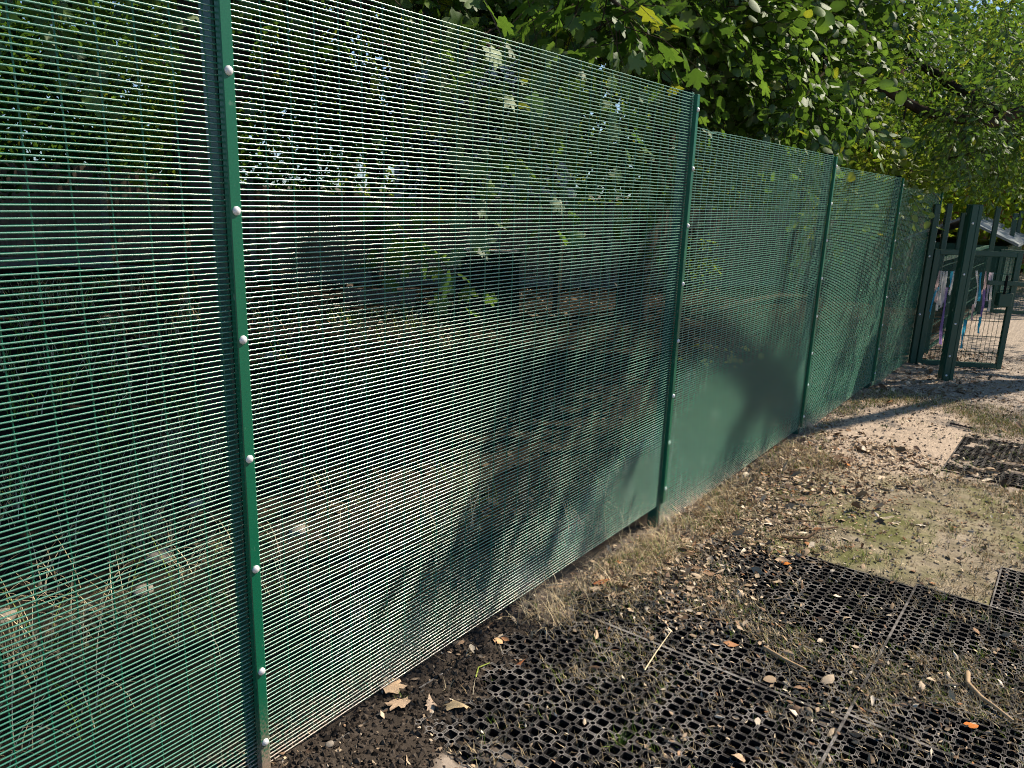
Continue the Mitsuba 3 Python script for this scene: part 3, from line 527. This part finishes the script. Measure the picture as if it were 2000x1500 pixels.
far_tree('dense dark laurel bush hiding the white house above the wooden fence', [((11.6, 9.6, 2.4), (1.6, .9, 1.1), 260), ((13.4, 8.6, 3.2), (1.5, 1.0, 1.3), 240), ((10.0, 11.2, 3.4), (1.6, 1.0, 1.3), 220), ((7.0, 13.2, 2.7), (2.6, 1.0, 1.6), 300), ((10.6, 12.8, 2.9), (2.2, 1, 1.6), 260)], (11.9, 10.0), .1, DARK, .16, 37, nm='laurel_bush')
far_tree('small shrub with pale green sunlit leaves at the foot of the wooden fence', [((14.2, 5.0, .35), (.5, .4, .55), 60)], (14.2, 5.1), .03, LIGHT, .07, 35, nm='shrub')
bg = np.random.default_rng(40)
for q, (x, y, h, w) in enumerate([(2, 21, 8, 3.2), (7, 20, 9, 3.4), (12.5, 19.5, 8.5, 3.2), (20, 13, 9, 3.4), (24, 8.5, 9, 3.2), (27, 4.6, 8.5, 3.2), (30, .5, 9, 3.6), (31, -4, 9, 3.6), (36, 5, 11, 4.2), (38, -1.5, 11, 4.2), (18, 20, 10, 3.4), (-4, 22, 9, 3.6), (4.5, 17.5, 7, 2.8), (9.5, 16.5, 7, 2.8), (21, 3.2, 7.5, 2.6), (24, -2.6, 8, 3.0)]):
    cl = [((x + bg.normal() * .5, y + bg.normal() * .5, h * .62), (w, w, h * .36), 520), ((x + bg.normal(), y + bg.normal(), h * .3), (w * .95, w * .9, h * .24), 260)]
    far_tree('tall leafy tree in the background beyond the wooden fence and the path', cl, (x, y), .25, LIGHT if x > 17 else GREEN, .22, 50 + q, group='trees in the background')
k = name('fallen_branch'); one(k, tube([(10.9, 3.3, -.25), (12.0, 3.1, -.16), (13.2, 2.85, -.12), (14.5, 2.6, -.22)], [.05, .07, .06, .04], 9), 'bark', smooth=True); tag(k, 'dark fallen branch lying on the leaf litter between the two trunks', 'branch')
R = np.random.default_rng(61); k = tag(name('yellow_plant'), 'small plant with yellow leaves on the shaded ground behind the third panel', 'plant')
tree_leaves(k, 'round', .07, [((7.35, 1.65, -.12), (.16, .16, .12), 12)], [(.30, .27, .03), (.42, .36, .05)], R, nl=5)

# ------------------------------------------------------------------ leaf litter, fallen leaves, grass, twigs
TAN = np.array([(.42, .32, .22), (.54, .44, .32), (.27, .18, .12), (.64, .56, .44), (.36, .19, .10), (.14, .10, .075)])
def litter_density(x, y):
    d = .22 + .8 * sst(.0, -.12, y) * sst(-1.0, -.35, y) * sst(1.3, 1.8, x) + .5 * sst(.45, .65, fb(x, y, 2.2, 31))
    d *= 1 - .75 * sst(.62, .45, np.hypot((x - 3.3) / 1.35, (y + 1.0) / .75) * .5)
    d *= 1 - .85 * sst(.62, .40, np.hypot((x - 5.7) / 1.3, (y + .62) / .5) * .5)
    d += .6 * sst(.3, .1, np.abs(x - 4.3 + .4 * y)) * (fb(x, y, 6, 33) > .45)
    d *= 1 - .65 * soil_zone(x, y)
    d *= 1 - (.60 + .25 * sst(1.5, 1.0, x)) * in_mats(x, y) * (1 - cover(x, y))
    return np.clip(d, 0, 1.2)
def scatter(n, x0, x1, y0, y1, dens, rg):
    x, y = rg.uniform(x0, x1, n * 6), rg.uniform(y0, y1, n * 6); ok = rg.random(n * 6) < dens(x, y); return x[ok][:n], y[ok][:n]
R = np.random.default_rng(71); Ps, Ds, Ns, Ss, Cs = [], [], [], [], []
for n, x0, x1, y0, y1, s0, s1, fn in [(24000, -.4, 4.6, -2.3, .05, .006, .020, litter_density), (5000, -.4, 4.6, -2.3, .05, .012, .027, litter_density), (10000, 4.6, 11, -2.6, .05, .015, .045, litter_density), (8000, 1.2, 5.2, -1.05, .02, .010, .038, lambda x, y: sst(-1.0, -.3, y + .1 * x - .2) * sst(1.2, 2.0, x) * (.35 + .65 * sst(.4, .6, fb(x, y, 4, 34)))), (7000, -1.2, 4.5, .12, 4, .012, .045, lambda x, y: .9 + 0 * x), (9000, 2, 17, .1, 8, .03, .07, lambda x, y: (y < 8.9 - .45 * x + 4) * 1.)]:
    x, y = scatter(n, x0, x1, y0, y1, fn, R); m = len(x)
    z = gh(x, y); mm = in_mats(x, y) * (1 - cover(x, y)); z = np.where((mm > .5) & (R.random(m) < .4), gx(x) + .006, z)
    Ps.append(np.stack([x, y, z + R.uniform(.001, .010, m)], 1)); a = R.uniform(0, 6.28, m); Ds.append(np.stack([np.cos(a), np.sin(a), R.normal(0, .25, m)], 1))
    Ns.append(np.array([0, 0, 1.]) + R.normal(size=(m, 3)) * .45); Ss.append(R.uniform(s0, s1, m) * (1 + 1.2 * (R.random(m) < .12)))
    c = TAN[R.choice(6, m, p=[.31, .22, .18, .12, .03, .14])] * R.uniform(.45, 1.1, (m, 1))
    if y0 > 0: c *= (.22 + .6 * sst(4.2, 5.2, y))[:, None]  # litter behind the fence darkened as if shaded, paler toward the back
    Cs.append(c)
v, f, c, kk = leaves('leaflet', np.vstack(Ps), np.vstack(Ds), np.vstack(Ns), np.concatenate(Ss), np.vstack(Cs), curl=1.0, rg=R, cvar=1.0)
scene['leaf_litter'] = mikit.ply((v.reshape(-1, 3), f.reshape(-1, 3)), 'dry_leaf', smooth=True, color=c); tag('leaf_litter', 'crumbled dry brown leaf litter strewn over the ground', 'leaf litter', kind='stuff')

ico = trimesh.creation.icosahedron(); oc = np.array([[1, 0, 0], [-1, 0, 0], [0, 1, 0], [0, -1, 0], [0, 0, 1], [0, 0, -1.]]); of = np.array([[0, 2, 4], [2, 1, 4], [1, 3, 4], [3, 0, 4], [2, 0, 5], [1, 2, 5], [3, 1, 5], [0, 3, 5]])
def crumbs(key, label, n, x0, x1, y0, y1, dens, s0, s1, c0, c1):
    x, y = scatter(n, x0, x1, y0, y1, dens, R); n = len(x); s = s0 + (s1 - s0) * R.random(n) ** 3
    v = oc[None] * s[:, None, None] * R.uniform(.5, 1.3, (n, 6, 3)); v = v + R.normal(0, .25, (n, 6, 3)) * s[:, None, None] + np.stack([x, y, gh(x, y) + s * .2], 1)[:, None]
    f = (of[None] + (np.arange(n) * 6)[:, None, None]).reshape(-1, 3); w = R.random((n, 1)); c = np.repeat(np.array(c0) * (1 - w) + np.array(c1) * w, 6, 0)
    scene[key] = mikit.ply((v.reshape(-1, 3), f), 'vc', color=c); tag(key, label, 'soil', None, 'stuff')
crumbs('soil_crumbs', 'dark crumbs of earth at the foot of the nearest panels', 9000, -.2, 1.7, -.5, .12, lambda x, y: soil_zone(x, y) + .03, .002, .011, (.022, .018, .015), (.10, .083, .068))
crumbs('sand_crumbs', 'small crumbs and grit on the trodden soil and moss', 6000, 1.4, 8, -1.9, -.02, lambda x, y: .8 * (1 - in_mats(x, y)) + .1, .002, .013, (.12, .095, .075), (.40, .34, .28))

def fallen(x, y, s, colr, label=None, group=None, shape='oak', curl=.6, yaw=None, lift=.008):
    k = name('fallen_leaf'); a = R.uniform(0, 6.28) if yaw is None else yaw; x, y = np.array([x]), np.array([y])
    mm = in_mats(x, y) * (1 - cover(x, y)); z = np.where(mm > .5, gx(x) + .007, gh(x, y))
    v, f, c, kk = leaves(shape, np.stack([x, y, z + lift + .25 * s * curl], 1), np.array([[math.cos(a), math.sin(a), R.normal(0, .12)]]), np.array([[R.normal(0, .2), R.normal(0, .2), 1.]]), s, np.array(colr), curl=curl, rg=R)
    one(k, (v[0], f[0]), 'dry_leaf', smooth=True, color=c); tag(k, label, 'leaf', group)
for a in [(.56, -.27, .13, (.46, .36, .22), 'large pale tan leaf lying on the edge of the nearest mat', None, 'maple', .35, 1.2), (.45, -.02, .10, (.52, .38, .25), 'pale lobed leaf on dark soil nearest the foot of the nearest post', None, 'maple', .5, .3),
          (.475, -.12, .09, (.55, .40, .27), 'pale lobed leaf on dark soil, the lowest of the three by the nearest post', None, 'maple', .45, 2.2), (.54, -.13, .085, (.56, .42, .30), 'pale lobed leaf on dark soil, the right one of the three by the nearest post', None, 'oak', .5, 4.1),
          (.93, -.235, .085, (.42, .17, .08), 'curled rust-orange leaf at the upper edge of the nearest mat', None, 'oak', .7, 2.6), (.95, -.10, .05, (.55, .36, .2), 'small yellow-tan leaf alone on the dark soil', None, 'round', .4, .8),
          (.87, .0, .05, (.5, .33, .2), 'small tan leaf touching the bottom wire of the shining panel', None, 'round', .5, 2), (2.47, -.70, .06, (.55, .20, .05), 'bright orange leaf standing out on dry grass below the twig', None, 'round', .5, 1.),
          (1.63, -1.57, .045, (.55, .20, .06), 'small orange leaf in the bottom right corner of the picture', None, 'round', .5, 2.), (3.51, -1.13, .07, (.62, .58, .50), 'whitish leaf alone on the green moss', None, 'maple', .3, 1.),
          (1.86, -.10, .11, (.36, .15, .06), 'rust-brown leaf in the dry grass under the fence, the larger of two', None, 'oak', .6, .5), (1.70, -.15, .09, (.33, .13, .06), 'rust-brown leaf in the dry grass under the fence, the smaller of two', None, 'oak', .6, 2.5),
          (3.75, -.17, .10, (.34, .22, .05), 'olive yellow leaf cluster close to the fence foot at the third panel', None, 'oak', .5, 1.5), (7.35, -.06, .11, (.58, .24, .05), 'orange leaf leaning at the foot of the fourth post', None, 'round', .5, 1.2),
          (4.34, -.5, .10, (.44, .18, .06), 'orange-brown leaf in the dark litter right of the third panel', None, 'oak', .6, 0.), (2.9, -.46, .11, (.60, .55, .47), 'bleached flat leaf left of the moss', None, 'maple', .4, .4),
          (1.50, -.05, .09, (.40, .28, .17), 'curled brown leaf where the dark soil ends under the shining panel', None, 'oak', .8, 2.0)]: fallen(*a)
x, y = scatter(110, .3, 4.8, -1.9, -.04, litter_density, R)
for a, b in zip(x, y): fallen(float(a), float(b), R.uniform(.025, .055), tuple(TAN[R.choice(5, p=[.36, .28, .16, .12, .08])] * R.uniform(.7, 1.1)), 'small dry brown leaf lying in the litter right of the fence', 'fallen leaves right of the fence', ['oak', 'round', 'leaflet', 'maple'][R.integers(4)], R.uniform(.3, .9))

def blades(x, y, z, h, lean, col, rg, wid=.0022, seg=3):
    """Curved grass blades."""
    n = len(x); a = rg.uniform(0, 6.28, n); d = np.stack([np.cos(a), np.sin(a), np.zeros(n)], 1); s = np.stack([-np.sin(a), np.cos(a), np.zeros(n)], 1)
    t = np.linspace(0, 1, seg + 1); base = np.stack([x, y, z], 1)
    bend_ = lean[:, None] * t ** 1.6; rise = t * np.sqrt(np.clip(1 - (lean[:, None] * .8) ** 2 * t, .05, 1))
    c = base[:, None] + h[:, None, None] * (bend_[..., None] * d[:, None] + rise[..., None] * np.array([0, 0, 1.]))
    w = wid * (1 - t) ** .7
    L_, R_ = c - s[:, None] * w[None, :, None], c + s[:, None] * w[None, :, None]
    v = np.stack([L_, R_], 2).reshape(n, -1, 3); k = 2 * (seg + 1)
    q = np.arange(seg); f1 = np.vstack([np.stack([2 * q, 2 * q + 1, 2 * q + 3], 1), np.stack([2 * q, 2 * q + 3, 2 * q + 2], 1)])
    f = (f1[None] + (np.arange(n) * k)[:, None, None]).reshape(-1, 3)
    return v.reshape(-1, 3), f, np.repeat(col, k, 0)
STRAW, LUSH = np.array([(.54, .44, .27), (.68, .58, .39), (.36, .28, .16)]), np.array([(.13, .21, .035), (.22, .30, .06), (.10, .16, .03)])
def grass(key, label, tufts, per, h0, h1, spread, green, rg, wid=.0022, kind='stuff', lean=(.3, 1.0), cat='grass', grp=None, seg=3, onmat=True):
    tx, ty = tufts; n = len(tx); x = np.repeat(tx, per) + rg.normal(0, spread, n * per); y = np.repeat(ty, per) + rg.normal(0, spread, n * per)
    g = np.repeat(rg.random(n) < green, per) & (rg.random(n * per) < .8)
    c = np.where(g[:, None], LUSH[rg.integers(0, 3, n * per)], STRAW[rg.integers(0, 3, n * per)]) * rg.uniform(.6, 1.15, (n * per, 1))
    v, f, col_ = blades(x, y, gh(x, y) - .003, rg.uniform(h0, h1, n * per), rg.uniform(*lean, n * per), c, rg, wid, seg)
    scene[key] = mikit.ply((v, f), 'dry_leaf', smooth=True, color=col_); tag(key, label, cat, grp, kind)
def dry_density(x, y):
    d = sst(.40, .58, fb(x, y, 3.2, 41)) * (.35 + .65 * sst(-.2, -.5, y)) * (.55 + .45 * sst(1.0, 1.8, x)) + .55 * sst(1.4, 2.1, x) * sst(-.9, -.2, y) * sst(3.6, 2.8, x) * sst(.40, .6, fb(x, y, 5, 42)) + .10
    d *= 1 - .9 * sst(.62, .5, np.hypot((x - 3.3) / 1.3, (y + 1.0) / .7) * .5); d *= 1 - .95 * sst(.62, .45, np.hypot((x - 5.7) / 1.3, (y + .62) / .5) * .5)
    d *= 1 - .93 * soil_zone(x, y); d *= sst(.35, 1.0, x + .25 * (y < -1.2) - .2 * y) * .9 + .1
    return np.clip(d, 0, 1)
R = np.random.default_rng(81)
grass('dry_grass', 'short dry straw-coloured grass growing through the mats and along the fence', scatter(8200, .2, 4.6, -2.3, -.01, dry_density, R), 8, .018, .058, .011, .2, R, wid=.0017, seg=2)
def far_density(x, y): return np.clip(.2 + .8 * sst(.8, .2, np.abs(x - 6.7 + .1 * y)) * sst(.35, .6, fb(x, y, 3, 43)) + .5 * sst(.5, .7, fb(x, y, 2, 44)) * (x < 6.9), 0, 1) * (1 - .95 * sst(.62, .45, np.hypot((x - 5.7) / 1.2, (y + .62) / .45) * .5)) * (x < 7.6)
grass('dry_grass_far', 'thin yellowing grass beyond the bare soil on the right', scatter(1700, 4.6, 8.2, -2.4, -.01, far_density, R), 9, .02, .06, .03, .45, R, wid=.0022)
tx = np.r_[R.uniform(1.15, 2.3, 60), R.uniform(2.3, 4.5, 40)]; ty = np.r_[R.uniform(-.22, -.02, 60), R.uniform(-.2, -.02, 40)]
grass('bent_straw', 'long bent straw grass along the foot of the fence', (tx, ty), 7, .07, .2, .03, .08, R, wid=.0013, lean=(.7, 1.25), seg=5)
tx, ty = scatter(200, -1.0, 4.0, .12, 3.0, lambda x, y: sst(.42, .6, fb(x, y, 1.8, 45)) * sst(3.2, 1.0, x) + .05, R)
grass('long_grass', 'long dry grass lying in the shade behind the left panel', (tx, ty), 9, .10, .36, .05, .22, R, wid=.0016, lean=(.5, 1.3), seg=5)
tx, ty = scatter(260, 1.0, 8.5, 3.0, 10, lambda x, y: (x < 6) * .9 + .1, R)
grass('shade_grass', 'dark green grass under the wooden fence behind the left panel', (tx, ty), 10, .12, .38, .08, .8, R, wid=.004, lean=(.3, 1.0), seg=4)
for x, y, n, s, h, lab, g in [(.77, -.70, 34, .012, .085, 'bright green grass tuft growing through the nearest mat at the bottom of the picture', 1.), (.52, 1.62, 60, .05, .34, 'sunlit straw grass tuft behind the left panel, the farther one', .35), (-.21, .98, 90, .09, .26, 'sunlit pale straw tuft behind the left panel at the picture edge', .1),
                              (2.0, -1.12, 30, .012, .06, 'green tuft beside the seam of the mats', 1.), (1.25, -1.02, 40, .02, .06, 'pale green tuft left of the mat seam near the bottom', .7), (2.62, -1.33, 26, .012, .06, 'green tuft at the far end of the mat, right of the seam top', 1.)]:
    grass(name('grass_tuft'), lab, (np.array([x]), np.array([y])), n, h * .5, h, s, g, R, wid=.0019, kind=None, lean=(.2, .9), cat='grass tuft', seg=4)
def stick(pts, r, colr, label, nm='stick', cat='stick'):
    k = name(nm); p = np.array(pts, float); p = np.c_[p, np.maximum(gx(p[:, 0]) + .008, gh(p[:, 0], p[:, 1])) + r]
    one(k, tube(p, r * np.linspace(1.1, .6, len(p)), 7), 'vc', smooth=True, color=colr); tag(k, label, cat)
stick([(1.98, -1.50), (1.90, -1.51), (1.83, -1.56), (1.80, -1.60), (1.745, -1.66)], .009, (.42, .31, .20), 'curved bark-brown stick lying across the mat in the bottom right corner')
stick([(1.62, -.86), (1.59, -.95), (1.575, -1.03)], .008, (.40, .29, .18), 'short brown stick on the mat left of the seam')
stick([(1.17, -.585), (1.32, -.56), (1.50, -.535)], .0028, (.58, .50, .34), 'thin straight straw stalk lying over the nearest mats')
stick([(2.78, -.56), (2.86, -.66), (3.02, -.68), (3.14, -.75)], .007, (.10, .07, .05), 'dark forked twig at the left edge of the moss', 'twig', 'twig')
stick([(3.0, -.50), (3.1, -.58), (3.16, -.68)], .005, (.12, .085, .06), 'thin dark twig above the forked one at the moss edge', 'twig', 'twig')
stick([(2.80, -.56), (2.78, -.64), (2.76, -.67)], .005, (.10, .07, .05), 'short side shoot under the forked twig', 'twig', 'twig')
stick([(6.3, -.88), (6.28, -.98), (6.25, -1.06)], .008, (.06, .05, .05), 'dark straight twig on bare soil before the far mat', 'twig', 'twig')
stick([(.73, -.17), (.78, -.14), (.83, -.15)], .003, (.30, .36, .08), 'small green shoot lying on dark soil', 'twig', 'twig')
for q, (x, y, s) in enumerate([(.50, 1.43, .06), (.95, 1.9, .045), (.30, 1.2, .04), (.18, -.07, .014), (1.1, 1.25, .05), (-.15, 1.35, .05)]):
    m = trimesh.creation.icosphere(2, 1.0); v = np.array(m.vertices); v = v * (1 + .45 * (meshkit.fbm(v * 1.6 + q * 5) - .5))[:, None] * [s, s * .8, s * .55]
    k = name('stone'); one(k, (v + [x, y, float(gh(np.array([x]), np.array([y]))[0]) + s * .25], np.array(m.faces)), 'vc', smooth=True, color=(.24, .215, .185)); tag(k, ['pale stone by the farther straw tuft behind the left panel', 'small pale stone beyond the straw tufts', 'pale stone between the two straw tufts', 'tiny pale pebble on the soil at the foot of the nearest post', 'pale stone behind the shining panel near its left edge', 'pale stone behind the left panel at the picture edge'][q], 'stone')
